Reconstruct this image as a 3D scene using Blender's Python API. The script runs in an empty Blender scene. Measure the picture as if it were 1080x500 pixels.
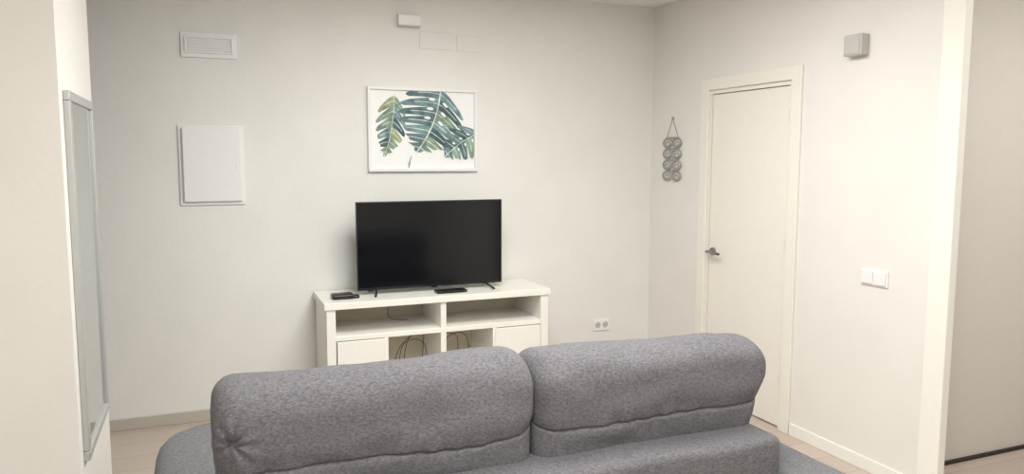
import bpy, bmesh, math, random
import numpy as np
from mathutils import Vector, Matrix, noise
random.seed(4)
sc=bpy.context.scene
sc.view_settings.view_transform='Standard'
sc.view_settings.look='None'
H=1.6; D=4.862; R=3.12; CEIL=2.69
COL=sc.collection

# ---------------------------------------------------------------- materials
def s2l(c): return tuple(((x/255)/12.92 if x/255<=.04045 else ((x/255+.055)/1.055)**2.4) for x in c)
def mat(name,rgb,rough=.6,metal=0,noise_amt=0,nscale=20,bump=0,bscale=100,spec=.5,emit=None,es=0):
    m=bpy.data.materials.new(name); m.use_nodes=True
    nt=m.node_tree; b=nt.nodes['Principled BSDF']
    c=s2l(rgb)+(1,)
    b.inputs['Base Color'].default_value=c
    b.inputs['Roughness'].default_value=rough; b.inputs['Metallic'].default_value=metal
    b.inputs['Specular IOR Level'].default_value=spec
    tc=nt.nodes.new('ShaderNodeTexCoord')
    n=nt.nodes.new('ShaderNodeTexNoise'); n.inputs['Scale'].default_value=nscale; n.inputs['Detail'].default_value=4
    nt.links.new(tc.outputs['Object'],n.inputs['Vector'])
    r=nt.nodes.new('ShaderNodeValToRGB')
    a=max(noise_amt,.01)
    r.color_ramp.elements[0].position=.3; r.color_ramp.elements[1].position=.7
    r.color_ramp.elements[0].color=tuple(x*(1-a) for x in c[:3])+(1,)
    r.color_ramp.elements[1].color=tuple(min(1,x*(1+a)) for x in c[:3])+(1,)
    nt.links.new(n.outputs['Fac'],r.inputs['Fac']); nt.links.new(r.outputs['Color'],b.inputs['Base Color'])
    if bump:
        n2=nt.nodes.new('ShaderNodeTexNoise'); n2.inputs['Scale'].default_value=bscale; n2.inputs['Detail'].default_value=3
        nt.links.new(tc.outputs['Object'],n2.inputs['Vector'])
        bp=nt.nodes.new('ShaderNodeBump'); bp.inputs['Strength'].default_value=bump; bp.inputs['Distance'].default_value=.01
        nt.links.new(n2.outputs['Fac'],bp.inputs['Height']); nt.links.new(bp.outputs['Normal'],b.inputs['Normal'])
    if emit:
        b.inputs['Emission Color'].default_value=s2l(emit)+(1,); b.inputs['Emission Strength'].default_value=es
    return m
M_wall=mat('paint_wall',(229,230,226),.75,bump=.09,bscale=35,noise_amt=.022,nscale=3)
M_wallw=mat('paint_wall_warm',(228,227,222),.75,bump=.07,bscale=35,noise_amt=.018,nscale=3)
M_ceil=mat('paint_ceiling',(240,240,238),.8)
M_hall=mat('hall_panel',(216,211,204),.55)
M_skirt=mat('skirting_beige',(186,180,170),.5)
M_white=mat('lacquer_white',(238,237,230),.4)
M_door=mat('door_lacquer',(235,232,224),.35)
M_plastic=mat('plastic_white',(234,235,235),.4)
M_plg=mat('plastic_grey',(190,189,186),.5)
M_black=mat('plastic_black',(18,18,20),.35)
M_screen=mat('screen_glass',(7,9,15),.12,spec=.5)
M_steel=mat('steel',(150,148,145),.3,metal=1)
M_silver=mat('silver_frame',(190,192,190),.4,metal=.5)
M_glass=mat('mirror_glass',(216,223,221),.03,metal=1)
M_paper=mat('paper',(240,242,241),.5)
M_inside=mat('bench_inside',(218,210,192),.5)
M_light=mat('light_diffuser',(255,250,240),.5,emit=(255,250,242),es=3)
M_ring=mat('ring_grey',(160,160,156),.5,metal=.1)
M_dark=mat('dark_gap',(50,42,36),.7)

def fabric(name,rgb,amt=.28):
    m=bpy.data.materials.new(name); m.use_nodes=True; nt=m.node_tree; b=nt.nodes['Principled BSDF']
    c=s2l(rgb); b.inputs['Roughness'].default_value=.95; b.inputs['Specular IOR Level'].default_value=.12
    b.inputs['Sheen Weight'].default_value=.05
    tc=nt.nodes.new('ShaderNodeTexCoord')
    mp=nt.nodes.new('ShaderNodeMapping'); mp.inputs['Scale'].default_value=(.8,1,1.6)
    nt.links.new(tc.outputs['Object'],mp.inputs['Vector'])
    n=nt.nodes.new('ShaderNodeTexNoise'); n.inputs['Scale'].default_value=115; n.inputs['Detail'].default_value=5; n.inputs['Roughness'].default_value=.75
    nt.links.new(mp.outputs['Vector'],n.inputs['Vector'])
    r=nt.nodes.new('ShaderNodeValToRGB'); r.color_ramp.elements[0].position=.36; r.color_ramp.elements[1].position=.64
    r.color_ramp.elements[0].color=tuple(x*(1-amt) for x in c)+(1,); r.color_ramp.elements[1].color=tuple(x*(1+amt) for x in c)+(1,)
    nt.links.new(n.outputs['Fac'],r.inputs['Fac']); nt.links.new(r.outputs['Color'],b.inputs['Base Color'])
    bp=nt.nodes.new('ShaderNodeBump'); bp.inputs['Strength'].default_value=.4; bp.inputs['Distance'].default_value=.004
    nt.links.new(n.outputs['Fac'],bp.inputs['Height']); nt.links.new(bp.outputs['Normal'],b.inputs['Normal'])
    return m
M_fab=fabric('sofa_fabric',(106,105,109),.34)
M_fab2=fabric('sofa_fabric_seat',(112,113,116),.3)

M_floor=bpy.data.materials.new('floor_laminate'); M_floor.use_nodes=True
nt=M_floor.node_tree; b=nt.nodes['Principled BSDF']; b.inputs['Roughness'].default_value=.35
tc=nt.nodes.new('ShaderNodeTexCoord'); br=nt.nodes.new('ShaderNodeTexBrick')
br.inputs['Scale'].default_value=1; br.inputs['Brick Width'].default_value=1.2; br.inputs['Row Height'].default_value=.2
br.inputs['Mortar Size'].default_value=.002
br.inputs['Color1'].default_value=s2l((194,180,169))+(1,); br.inputs['Color2'].default_value=s2l((186,171,160))+(1,); br.inputs['Mortar'].default_value=s2l((155,142,132))+(1,)
nt.links.new(tc.outputs['Object'],br.inputs['Vector']); nt.links.new(br.outputs['Color'],b.inputs['Base Color'])

# ---------------------------------------------------------------- helpers
def empty(name,loc=(0,0,0)):
    e=bpy.data.objects.new(name,None); COL.objects.link(e); e.location=loc; e.empty_display_size=.1; return e
def link(name,me,m,parent=None,smooth=False):
    o=bpy.data.objects.new(name,me); COL.objects.link(o)
    if m: me.materials.append(m)
    if parent: o.parent=parent
    if smooth:
        for p in me.polygons: p.use_smooth=True
    return o
def box(name,x0,x1,y0,y1,z0,z1,m,parent=None,bev=0,seg=2):
    bm=bmesh.new(); bmesh.ops.create_cube(bm,size=1)
    for v in bm.verts:
        v.co=Vector(((x0+x1)/2+v.co.x*(x1-x0),(y0+y1)/2+v.co.y*(y1-y0),(z0+z1)/2+v.co.z*(z1-z0)))
    if bev: bmesh.ops.bevel(bm,geom=list(bm.edges),offset=bev,segments=seg,affect='EDGES',profile=.5)
    me=bpy.data.meshes.new(name); bm.to_mesh(me); bm.free()
    return link(name,me,m,parent,smooth=seg>3)
def cyl(name,p0,p1,r,m,parent=None,seg=24,r2=None):
    p0=Vector(p0);p1=Vector(p1); d=p1-p0
    bm=bmesh.new(); bmesh.ops.create_cone(bm,cap_ends=True,segments=seg,radius1=r,radius2=r if r2 is None else r2,depth=d.length)
    bm.transform(Matrix.Translation((p0+p1)/2)@d.to_track_quat('Z','Y').to_matrix().to_4x4())
    me=bpy.data.meshes.new(name); bm.to_mesh(me); bm.free()
    return link(name,me,m,parent)
def tube(name,pts,r,m,parent=None,cyclic=False):
    cu=bpy.data.curves.new(name,'CURVE'); cu.dimensions='3D'; cu.bevel_depth=r; cu.bevel_resolution=3; cu.resolution_u=8
    sp=cu.splines.new('NURBS'); sp.points.add(len(pts)-1)
    for q,p in zip(sp.points,pts): q.co=(*p,1)
    sp.use_endpoint_u=not cyclic; sp.use_cyclic_u=cyclic; sp.order_u=3
    cu.materials.append(m); o=bpy.data.objects.new(name,cu); COL.objects.link(o)
    if parent: o.parent=parent
    return o
def poly(name,pts2,y,m,parent=None):
    bm=bmesh.new(); vs=[bm.verts.new((a,y,c)) for a,c in pts2]; f=bm.faces.new(vs)
    bmesh.ops.triangulate(bm,faces=[f])
    me=bpy.data.meshes.new(name); bm.to_mesh(me); bm.free(); return link(name,me,m,parent)

# ---------------------------------------------------------------- room shell
XL=-2.6; YF=-2.2; XR2=4.7
box('floor',XL-.1,XR2+.1,YF-.1,D+.1,-.1,0,M_floor)
box('ceiling',XL-.1,XR2+.1,YF-.1,D+.1,CEIL,CEIL+.1,M_ceil)
box('wall_back',XL-.1,R+.12,D,D+.1,0,CEIL,M_wall)
box('wall_left',XL-.1,XL,YF-.1,D,0,CEIL,M_wallw)
box('wall_partition',XL,-.42,2.91,3.76,0,CEIL,M_wallw)
box('wall_front',XL,XR2,YF-.1,YF,0,CEIL,M_wallw)
DY0,DY1,DZ=3.41,4.18,2.045
def joined(name,boxes,m):
    bm=bmesh.new()
    for (x0,x1,y0,y1,z0,z1) in boxes:
        g=bmesh.ops.create_cube(bm,size=1)['verts']
        for v in g: v.co=Vector(((x0+x1)/2+v.co.x*(x1-x0),(y0+y1)/2+v.co.y*(y1-y0),(z0+z1)/2+v.co.z*(z1-z0)))
    me=bpy.data.meshes.new(name); bm.to_mesh(me); bm.free(); return link(name,me,m)
joined('wall_right',[(R,R+.12,DY1,D,0,CEIL),(R,R+.12,2.47,DY0,0,CEIL),(R,R+.12,DY0,DY1,DZ,CEIL),(R,R+.12,YF,1.2,0,CEIL)],M_wallw)
box('wall_hall',R+.12,XR2,2.69,2.79,0.012,CEIL,M_hall)
box('wall_hall_side',XR2,XR2+.1,YF,2.79,0,CEIL,M_wallw)
box('hall_gap_shade',R+.12,XR2,2.675,2.69,0,.018,M_dark)  # dark strip painted in for the shaded gap under the hall panel
box('trim_hall_casing',R-.015,R+.03,2.375,2.485,0,CEIL,M_white,bev=.003)
box('trim_hall_jamb',R-.015,R+.135,1.14,1.2,0,CEIL,M_white,bev=.003)
box('baseboard_back',XL,R,D-.014,D,0,.07,M_skirt,bev=.003)
box('baseboard_right',R-.012,R,2.485,DY0-.075,0,.07,M_white,bev=.003)
box('baseboard_right_far',R-.012,R,DY1+.075,D-.014,0,.07,M_white,bev=.003)
box('baseboard_partition',-.42,-.408,2.9,3.76,0,.07,M_white,bev=.003)

# ---------------------------------------------------------------- door
dr=empty('door_1',(R,(DY0+DY1)/2,0))
def P(o):
    o.matrix_parent_inverse=o.parent.matrix_basis.inverted() if o.parent else Matrix(); return o
cw=.07
P(box('casing_far',R-.018,R,DY1-.005,DY1+cw,0,DZ+cw,M_door,dr,.004))
P(box('casing_near',R-.018,R,DY0-cw,DY0+.005,0,DZ+cw,M_door,dr,.004))
P(box('casing_top',R-.018,R,DY0+.005,DY1-.005,DZ-.005,DZ+cw,M_door,dr,.004))
P(box('jamb_far',R,R+.12,DY1-.02,DY1,0,DZ,M_door,dr))
P(box('jamb_near',R,R+.12,DY0,DY0+.03,0,DZ,M_door,dr))
P(box('jamb_top',R,R+.12,DY0+.03,DY1-.02,DZ-.03,DZ,M_door,dr))
P(box('leaf',R+.012,R+.05,DY0+.034,DY1-.024,.008,DZ-.034,M_door,dr,.002))
P(box('door_gap_shade',R+.06,R+.1,DY0+.03,DY1-.02,0.0,DZ-.03,M_dark,dr))  # dark sheet behind the leaf, its colour stands in for shade in the gaps
hy,hz=DY1-.07,.985
P(cyl('rosette',(R+.012,hy,hz),(R,hy,hz),.026,M_steel,dr))
P(cyl('handle_neck',(R+.012,hy,hz),(R-.045,hy,hz),.009,M_steel,dr))
P(tube('lever',[(R-.043,hy+.005,hz),(R-.047,hy-.03,hz),(R-.047,hy-.08,hz-.002),(R-.04,hy-.12,hz-.004)],.009,M_steel,dr))
for i,z in enumerate((.25,1.05,1.8)):
    P(cyl('hinge_%d'%i,(R+.006,DY0+.03,z),(R+.006,DY0+.03,z+.08),.006,M_plg,dr))

# ---------------------------------------------------------------- mirror on partition
mx=-.42
mi=empty('wall_mirror',(mx,3.3,1.2))
my0,my1,mz0,mz1=2.985,3.60,.52,1.825; fw=.034
P(box('frame_bottom',mx,mx+.022,my0,my1,mz0,mz0+fw,M_silver,mi,.004))
P(box('frame_top',mx,mx+.022,my0,my1,mz1-fw,mz1,M_silver,mi,.004))
P(box('frame_near',mx,mx+.022,my0,my0+fw,mz0+fw,mz1-fw,M_silver,mi,.004))
P(box('frame_far',mx,mx+.022,my1-fw,my1,mz0+fw,mz1-fw,M_silver,mi,.004))
P(box('glass',mx+.002,mx+.012,my0+fw,my1-fw,mz0+fw,mz1-fw,M_glass,mi))

# ---------------------------------------------------------------- picture
def PX(u,v): return (1.001+(u-387)*.00638, 2.05-(v-90)*.00597)
pic=empty('framed_picture',(1.37,D,1.78))
x0,x1,z0,z1=.998,1.735,1.508,2.05; ft=.022
P(box('frame_top',x0,x1,D-.028,D,z1-ft,z1,M_plastic,pic,.003))
P(box('frame_bottom',x0,x1,D-.028,D,z0,z0+ft,M_plastic,pic,.003))
P(box('frame_left',x0,x0+ft,D-.028,D,z0+ft,z1-ft,M_plastic,pic,.003))
P(box('frame_right',x1-ft,x1,D-.028,D,z0+ft,z1-ft,M_plastic,pic,.003))
P(box('print',x0+ft,x1-ft,D-.014,D-.004,z0+ft,z1-ft,M_paper,pic))
LC=[mat('leaf_%d'%i,c,.7,noise_amt=.4,nscale=22) for i,c in enumerate([(92,120,124),(128,154,136),(154,164,130),(114,144,148),(208,216,210),(72,98,102)])]
lay=[0]
def clipadd(pts,m,nm):
    cl=[(min(max(p[0],x0+ft+.002),x1-ft-.002),min(max(p[1],z0+ft+.002),z1-ft-.002)) for p in pts]
    out=[]
    for p in cl:
        if not out or (abs(p[0]-out[-1][0])+abs(p[1]-out[-1][1]))>1e-5: out.append(p)
    lay[0]+=1
    if len(out)>3: P(poly(nm,out,D-.0142-.00004*lay[0],m,pic))
def split_leaf(base,tip,half,n,cols,skew=0,nm='monstera'):
    b=Vector(base); t=Vector(tip); d=t-b; Ln=d.length; dn=d/Ln; pn=Vector((-dn.y,dn.x))
    def M(s,w):
        sweep=.22*abs(w)**1.4*Ln
        q=b+dn*(s*Ln+sweep*(1-.5*s))+pn*(w*half+skew*4*s*(1-s))
        return PX(*q)
    def hw(s):
        return max(.04,math.sin(math.pi*min(1,(s*.80+.26)))**.8)*(1-.25*s)
    st=1.0/n
    for side in (1,-1):
        for i in range(n):
            s0=-.06+i*st*.95; s1=s0+st*.95
            gap=.13*st
            w0,w1=hw(max(0,s0))*side,hw(max(0,min(1,s1)))*side
            wm=hw(max(0,(s0+s1)/2))*side*1.07
            pts=[]; K=8
            for k in range(K+1):
                u=k/K; pts.append(M(s0+gap*(.0 if u<.3 else (u-.3)*2.6)*.9,w0*u*.93))
            for k in range(1,6):
                u=k/6; ss=s0+gap*1.7+(s1-s0-gap*2.6)*u; ww=(w0*.93*(1-u)+w1*.93*u)+(wm-w0*.93)*math.sin(math.pi*u)
                pts.append(M(ss,ww))
            for k in range(K,-1,-1):
                u=k/K; pts.append(M(s1-gap*(.0 if u<.3 else (u-.3)*1.4)*.9,w1*u*.93))
            clipadd(pts,cols[(i*2+(side>0))%len(cols)],nm+'_lobe')
            sm=(s0+s1)/2
            v=[M(sm-.005,w0*u/8) for u in range(7)]+[M(sm+.005,w0*u/8) for u in range(6,-1,-1)]
            clipadd(v,LC[4],nm+'_vein')
            if i in (1,2,3) and half>20:
                hc=(s0+.02,.2*side); hp=[]
                for k in range(12):
                    a=2*math.pi*k/12; hp.append(M(hc[0]+.022*math.sin(a),hc[1]+.09*math.cos(a)))
                clipadd(hp,M_paper,nm+'_hole')
    rib=[M(s/10,.02) for s in range(-1,10)]+[M(s/10,-.02) for s in range(9,-2,-1)]
    clipadd(rib,LC[4],nm+'_rib')
split_leaf((414,104),(400,172),16,6,[LC[1],LC[2],LC[3],LC[1],LC[5]],-3)
split_leaf((462,96),(431,166),38,7,[LC[3],LC[0],LC[5],LC[3],LC[1],LC[0]],-6)
split_leaf((502,139),(463,169),21,5,[LC[0],LC[3],LC[1],LC[5]],3)
q=[PX(431,164),PX(428,172),PX(428,178)]
clipadd([(p[0]+.003,p[1]) for p in q]+[(p[0]-.003,p[1]) for p in q[::-1]],LC[2],'stem')

# ---------------------------------------------------------------- electrical panel, vent, sensors, plates
ep=empty('electrical_panel',(.07,D,1.55))
P(box('surround',-.11,.25,D-.012,D,1.315,1.785,M_plastic,ep,.004))
P(box('cover',-.09,.235,D-.032,D-.012,1.335,1.77,M_plastic,ep,.008,3))
P(box('latch',.205,.215,D-.035,D-.032,1.53,1.57,M_plastic,ep,.001))
vg=empty('vent_grille',(.08,D,2.25))
P(box('plate',-.075,.23,D-.012,D,2.175,2.32,M_plastic,vg,.004))
P(box('inner_frame_top',-.055,.21,D-.02,D-.012,2.285,2.295,M_plastic,vg,.002))
P(box('inner_frame_bottom',-.055,.21,D-.02,D-.012,2.2,2.21,M_plastic,vg,.002))
for i in range(5): P(box('slat_%d'%i,-.05+i*.003,.205,D-.018,D-.012,2.216+i*.014,2.222+i*.014,M_plastic,vg,.001))
P(box('inner_frame_left',-.055,-.045,D-.02,D-.012,2.21,2.285,M_plastic,vg,.002))
P(box('inner_frame_right',.2,.21,D-.02,D-.012,2.21,2.285,M_plastic,vg,.002))
sb=empty('alarm_sensor',(1.28,D,2.47))
P(box('housing',1.197,1.35,D-.05,D,2.435,2.505,M_plastic,sb,.012,3))
P(box('base_plate',1.2,1.345,D-.012,D,2.425,2.51,M_plg,sb,.003))
jp=empty('junction_cover',(1.45,D,2.35))
P(box('cover',1.345,1.57,D-.006,D,2.3,2.41,M_wall,jp,.003))
jp2=empty('junction_cover.001',(1.68,D,2.35))
P(box('cover.001',1.60,1.78,D-.006,D,2.295,2.40,M_wall,jp2,.003))
def outlet(xc,zc):
    o=empty('wall_outlet',(xc,D,zc))
    P(box('plate',xc-.065,xc+.065,D-.012,D,zc-.042,zc+.042,M_plastic,o,.004))
    for s in (-1,1):
        P(cyl('socket',(xc+s*.031,D-.0122,zc),(xc+s*.031,D-.014,zc),.023,M_plg,o))
        for k in (-1,1): P(cyl('pin',(xc+s*.031+k*.009,D-.0142,zc),(xc+s*.031+k*.009,D-.0148,zc),.003,M_black,o,8))
OUT=outlet(2.71,.37)
ls=empty('light_switch',(R,2.79,1.0))
P(box('plate',R-.01,R,2.71,2.875,.962,1.042,M_plastic,ls,.003))
P(box('rocker_far',R-.016,R-.01,2.797,2.865,.97,1.034,M_plastic,ls,.003))
P(box('rocker_near',R-.016,R-.01,2.72,2.788,.97,1.034,M_plastic,ls,.003))
th=empty('wall_thermostat',(R,2.95,2.15))
P(box('body',R-.055,R,2.90,3.015,2.115,2.22,M_plg,th,.006,3))
P(box('face',R-.059,R-.055,2.91,3.005,2.123,2.212,M_plg,th,.0015))

# ---------------------------------------------------------------- hanging ornament
ho=empty('hanging_ring_ornament',(R,4.585,1.6))
P(cyl('peg',(R,4.585,1.88),(R-.015,4.585,1.88),.008,M_ring,ho,12))
for s in (-1,1):
    P(tube('string',[(R-.01,4.585,1.88),(R-.01,4.585+s*.03,1.82),(R-.008,4.585+s*.07,1.74)],.0025,M_ring,ho))
P(tube('crossbar',[(R-.008,4.505,1.74),(R-.008,4.585,1.745),(R-.008,4.665,1.74)],.004,M_ring,ho))
for r_ in range(4):
    for s in (-1,1):
        yc=4.585+s*.058; zc=1.705-r_*.078
        pts=[(R-.009,yc+.053*math.cos(a),zc+.033*math.sin(a)) for a in [k*math.pi/6 for k in range(12)]]
        P(tube('ring',pts,.0055,M_ring,ho,True))
        pts=[(R-.009,yc+.026*math.cos(a),zc-.006+.016*math.sin(a)) for a in [k*math.pi/6 for k in range(12)]]
        P(tube('ring_inner',pts,.003,M_ring,ho,True))
    P(tube('link',[(R-.01,4.56,1.745-r_*.078),(R-.01,4.585,1.74-r_*.078),(R-.01,4.61,1.745-r_*.078)],.004,M_ring,ho))

# ---------------------------------------------------------------- tv bench
BX0,BX1,BY0,BY1,BZ=.635,2.075,4.40,4.845,.757
tb=empty('tv_bench',((BX0+BX1)/2,4.6,0))
def B(n,*a,m=M_white,bev=.003): return P(box(n,*a,m,tb,bev))
B('top',BX0,BX1,BY0-.01,BY1,BZ-.04,BZ)
B('side_left',BX0+.012,BX0+.065,BY0,BY1,.0,BZ-.04)
B('side_right',BX1-.065,BX1-.012,BY0,BY1,.0,BZ-.04)
cx=(BX0+BX1)/2
B('divider',cx-.018,cx+.018,BY0+.004,BY1-.02,.1,BZ-.04)
zs=BZ-.20
B('shelf',BX0+.065,BX1-.065,BY0+.003,BY1-.02,zs-.03,zs)
B('bottom',BX0+.065,BX1-.065,BY0+.003,BY1-.02,.09,.12)
B('rail',BX0+.065,BX1-.065,BY0+.01,BY0+.03,.03,.09)
B('back_panel',BX0+.065,BX1-.065,BY1-.02,BY1-.008,.09,BZ-.04,m=M_inside,bev=0)
B('divider_low_left',BX0+.35,BX0+.375,BY0+.004,BY1-.02,.12,zs-.03)
B('divider_low_right',BX1-.395,BX1-.37,BY0+.004,BY1-.02,.12,zs-.03)
B('door_left',BX0+.07,BX0+.36,BY0-.006,BY0+.012,.125,zs-.034)
B('door_right',BX1-.38,BX1-.07,BY0-.006,BY0+.012,.125,zs-.034)
P(cyl('knob_left',(BX0+.32,BY0-.006,.3),(BX0+.32,BY0-.025,.3),.012,M_steel,tb))
P(cyl('knob_right',(BX1-.34,BY0-.006,.3),(BX1-.34,BY0-.025,.3),.012,M_steel,tb))
for i,xx in enumerate((cx-.25,cx+.42)):
    P(cyl('cable_hole_%d'%i,(xx,BY1-.0205,.665),(xx,BY1-.022,.665),.02,M_dark,tb))
P(cyl('cable_hole_low',(cx+.10,BY1-.0205,.45),(cx+.10,BY1-.022,.45),.02,M_dark,tb))
P(cyl('cable_hole_low_2',(cx-.10,BY1-.0205,.45),(cx-.10,BY1-.022,.45),.02,M_dark,tb))
cab=empty('power_cables',(cx,4.7,.5))
def C(p,r=.002): return P(tube('cable',p,r,M_black,cab))
C([(cx-.25,4.81,.66),(cx-.26,4.77,.62),(cx-.27,4.76,.59),(cx-.25,4.72,zs+.004),(cx-.15,4.70,zs+.004)])
C([(cx-.27,4.7,.13),(cx-.26,4.6,.38),(cx-.18,4.55,.49),(cx-.08,4.6,.50),(cx-.04,4.7,.44),(cx-.06,4.75,.13)])
C([(cx-.2,4.7,.13),(cx-.24,4.65,.40),(cx-.12,4.6,.47),(cx-.05,4.55,.40),(cx-.06,4.6,.13)])
C([(cx-.10,4.82,.45),(cx-.12,4.7,.46),(cx-.2,4.6,.43),(cx-.22,4.6,.13)])
C([(cx+.10,4.82,.45),(cx+.12,4.7,.44),(cx+.2,4.62,.47),(cx+.24,4.6,.40),(cx+.22,4.6,.13)])
C([(cx+.05,4.7,.13),(cx+.05,4.6,.42),(cx+.11,4.55,.49),(cx+.17,4.6,.42),(cx+.15,4.65,.13)])

# ---------------------------------------------------------------- tv
TX0,TX1,TY,TZ0,TZ1=.866,1.812,4.60,.785,1.33
tv=empty('television',((TX0+TX1)/2,TY,BZ))
P(box('body',TX0,TX1,TY-.012,TY+.02,TZ0,TZ1,M_black,tv,.003))
P(box('back_housing',TX0+.12,TX1-.12,TY+.02,TY+.06,TZ0+.03,TZ1-.2,M_black,tv,.012,3))
P(box('screen',TX0+.008,TX1-.008,TY-.0135,TY-.012,TZ0+.016,TZ1-.008,M_screen,tv))
P(box('logo_bar',1.33,1.37,TY-.014,TY-.012,TZ0-.006,TZ0+.004,M_black,tv,.0005))
for s,xx in ((-1,TX0+.12),(1,TX1-.12)):
    P(tube('foot_front_%d'%s,[(xx,TY,TZ0+.01),(xx+s*.012,TY-.05,BZ+.02),(xx+s*.03,TY-.11,BZ+.007)],.006,M_black,tv))
    P(tube('foot_rear_%d'%s,[(xx,TY,TZ0+.01),(xx+s*.012,TY+.04,BZ+.02),(xx+s*.03,TY+.1,BZ+.007)],.006,M_black,tv))
rc=empty('set_top_box',(1.44,4.5,BZ)); P(box('body',1.335,1.53,4.46,4.54,BZ,BZ+.018,M_black,rc,.005,3))
P(box('status_light',1.515,1.518,4.459,4.46,BZ+.007,BZ+.011,M_plg,rc))
dv=empty('media_hub',(.775,4.54,BZ))
P(box('body',.70,.83,4.49,4.59,BZ,BZ+.03,M_black,dv,.012,5))
P(box('front_lip',.82,.862,4.50,4.55,BZ,BZ+.02,M_black,dv,.009,4))

# ---------------------------------------------------------------- sofa
so=empty('sofa',(1.0,2.5,0))
def cushion(name,xa,xb,insL,insR,zl,zr,seed,pucker=False):
    prof=[(2.192,.50),(2.182,.58),(2.174,.65),(2.172,.692),(2.180,.704),(2.170,.716),(2.158,.77),(2.16,.83),(2.172,.89),(2.205,.935),(2.26,.962),(2.33,.965),(2.40,.945),(2.45,.89),(2.475,.83),(2.475,.75),(2.50,.68),(2.53,.60),(2.53,.50),(2.45,.46),(2.30,.46)]
    pts=[]; npf=len(prof)
    for i in range(npf):
        p0,p1,p2,p3=[Vector(prof[(i+k)%npf]) for k in (-1,0,1,2)]
        for k in range(9):
            t=k/9
            pts.append(.5*((2*p1)+(-p0+p2)*t+(2*p0-5*p1+4*p2-p3)*t*t+(-p0+3*p1-3*p2+p3)*t**3))
    n=len(pts); cyv,czv=2.32,.76
    NX=130; bm=bmesh.new(); rings=[]
    er=.07; W=xb-xa
    xs=[xa+W*(.5-.5*math.cos(math.pi*j/NX)) for j in range(NX+1)]
    for j,x in enumerate(xs):
        e=min(x-xa,xb-x); s=1
        if e<er: s=math.sqrt(max(0,1-((er-e)/er)**2))
        ring=[]; u=(x-xa)/W; zt=zl+(zr-zl)*u
        for p in pts:
            d=Vector((p.x-cyv,p.y-czv)); L=d.length
            k=(L-er*(1-s))/L
            y=cyv+d.x*k; z=czv+d.y*k
            z2=z if z<.72 else .72+(z-.72)*(zt-.72)/.248
            xi=x; low=max(0,.80-z2)
            if u<.5: xi+=insL*low*(1-2*u)
            else: xi-=insR*low*(2*u-1)
            zw=z2+.012*math.exp(-((z2-.71)/.06)**2)*noise.noise(Vector((xi*3+seed,1,2)))
            nv=noise.noise(Vector((xi*3.2+seed,y*5,z2*6)))*.014+noise.noise(Vector((xi*8+seed,y*9,z2*16)))*.007
            nv+=.003*math.exp(-((z2-.71)/.03)**2)*math.sin(xi*55+3*math.sin(xi*9))
            if pucker and y<2.3:
                dx,dz=xi-(xa+.05),z2-.81; dd=math.hypot(dx,dz)
                nv+=.009*math.sin(8*math.atan2(dz,dx))*math.exp(-(dd/.06)**2)*min(1,dd/.012)-.026*math.exp(-(dd/.02)**2)
            ring.append(bm.verts.new((xi,y+(d.x/L)*nv,zw+(d.y/L)*nv)))
        rings.append(ring)
    for j in range(NX):
        for i in range(n):
            bm.faces.new((rings[j][i],rings[j][(i+1)%n],rings[j+1][(i+1)%n],rings[j+1][i]))
    for ring,x,sg in ((rings[0],xa,1),(rings[-1],xb,-1)):
        prev=ring; c=sum((v.co for v in ring),Vector())/n
        for q,(k,dep) in enumerate(((.8,-.004),(.6,-.004),(.4,.0),(.2,.008),(.08,.018))):
            cur=[]
            for i,v in enumerate(ring):
                co=c+(v.co-c)*k
                co.x=v.co.x*k+c.x*(1-k)+sg*(dep+.004*math.sin(i*2*math.pi/n*11)*(1-k))
                cur.append(bm.verts.new(co))
            for i in range(n):
                bm.faces.new((prev[i],prev[(i+1)%n],cur[(i+1)%n],cur[i]))
            prev=cur
        bm.faces.new(prev)
    bmesh.ops.recalc_face_normals(bm,faces=list(bm.faces))
    me=bpy.data.meshes.new(name); bm.to_mesh(me); bm.free()
    return P(link(name,me,M_fab,so,True))
cushion('headrest_left',.005,.985,.08,.05,.955,.973,1.3,True)
cushion('headrest_right',.986,1.93,.0,.32,.955,.935,7.7)
def soft(name,x0,x1,y0,y1,z0,z1,r,m,seed=0,amp=.006):
    o=P(box(name,x0,x1,y0,y1,z0,z1,m,so,r,6))
    bm=bmesh.new(); bm.from_mesh(o.data)
    bmesh.ops.subdivide_edges(bm,edges=[e for e in bm.edges if e.calc_length()>.2],cuts=12,use_grid_fill=True)
    for v in bm.verts:
        v.co.z+=noise.noise(Vector((v.co.x*4+seed,v.co.y*4,v.co.z*3)))*amp
        v.co.y+=noise.noise(Vector((v.co.x*4+seed+9,v.co.y*2,v.co.z*5)))*amp
    bm.to_mesh(o.data); bm.free()
    for p in o.data.polygons: p.use_smooth=True
    return o
soft('back_frame',0.0,1.875,2.03,2.30,.06,.62,.03,M_fab)
soft('base',0.0,1.9,2.2,3.0,.06,.34,.04,M_fab2)
soft('seat_right',.72,1.9,2.35,3.05,.30,.47,.06,M_fab2,3)
soft('arm_right',1.84,2.09,1.86,3.02,.05,.50,.05,M_fab2,5)
bm=bmesh.new()
def rr(x0,x1,y0,y1,r,z):
    pts=[]
    for cx_,cy_,a0 in ((x1-r,y1-r,0),(x0+r,y1-r,90),(x0+.04,y0+.04,180),(x1-.04,y0+.04,270)):
        rad=r if a0<180 else .04
        for k in range(9):
            a=math.radians(a0+k*90/8); pts.append((cx_+rad*math.cos(a),cy_+rad*math.sin(a),z))
    return pts
levels=[(0,.06),(0,.42),(.012,.455),(.035,.482),(.07,.5),(.14,.508)]
prev=None
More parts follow.
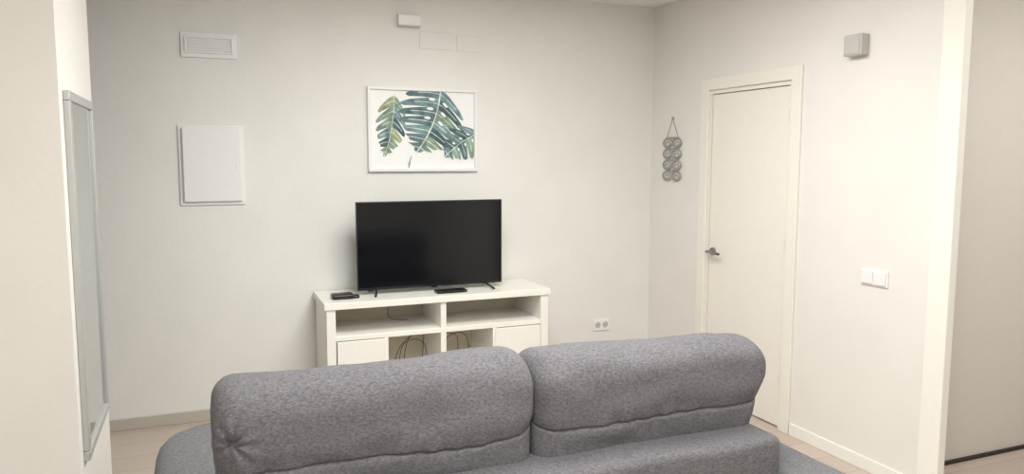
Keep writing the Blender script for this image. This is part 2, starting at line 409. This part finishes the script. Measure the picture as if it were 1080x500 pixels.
for ins,z in levels:
    ring=[bm.verts.new(p) for p in rr(-.2+ins,.72-ins,2.0+ins,3.38-ins,.2-ins*.5,z)]
    if prev:
        for i in range(len(ring)): bm.faces.new((prev[i],prev[(i+1)%len(ring)],ring[(i+1)%len(ring)],ring[i]))
    else: bm.faces.new(ring[::-1])
    prev=ring
bm.faces.new(prev)
me=bpy.data.meshes.new('chaise'); bm.to_mesh(me); bm.free(); P(link('chaise',me,M_fab2,so,True))
for i,(x,y) in enumerate(((.05,2.1),(1.95,2.0),(1.95,2.9),(-.05,3.2),(.6,3.2))):
    P(cyl('leg_%d'%i,(x,y,0),(x,y,.07),.022,M_black,so,r2=.026))

# ---------------------------------------------------------------- lights
def clight(n,x,y,e,size=.5,col=(1,.985,.955)):
    p=empty(n,(x,y,CEIL))
    P(box('panel',x-size/2,x+size/2,y-size/2,y+size/2,CEIL-.03,CEIL,M_light,p,.004))
    l=bpy.data.lights.new(n+'_lamp','AREA'); l.shape='SQUARE'; l.size=size*.95; l.energy=e; l.color=col
    o=bpy.data.objects.new('lamp',l); COL.objects.link(o); o.parent=p; o.location=(0,0,-.04)
clight('ceiling_light',.9,.8,54,1.3)
clight('ceiling_light.001',1.3,2.85,50,1.2)
clight('ceiling_light.002',3.9,1.4,20,.5)
clight('ceiling_light.003',-1.2,-.6,24,.9)
w=bpy.data.worlds.new('World'); sc.world=w; w.use_nodes=True
w.node_tree.nodes['Background'].inputs[0].default_value=(.8,.85,.9,1); w.node_tree.nodes['Background'].inputs[1].default_value=.3

# ---------------------------------------------------------------- camera
f,yaw,pit,rol=799.82,.3897,.1044,.002
F=Vector((math.sin(yaw)*math.cos(pit),math.cos(yaw)*math.cos(pit),-math.sin(pit)))
Rv=Vector((math.cos(yaw),-math.sin(yaw),0)); U=Rv.cross(F)
R2=Rv*math.cos(rol)+U*math.sin(rol); U2=-Rv*math.sin(rol)+U*math.cos(rol)
cam=bpy.data.cameras.new('camera'); cam.lens=f/1080*36; cam.sensor_width=36; cam.clip_start=.05
co=bpy.data.objects.new('camera',cam); COL.objects.link(co)
mm=Matrix((R2,U2,-F)).transposed().to_4x4(); mm.translation=(0,0,H); co.matrix_world=mm
sc.camera=co
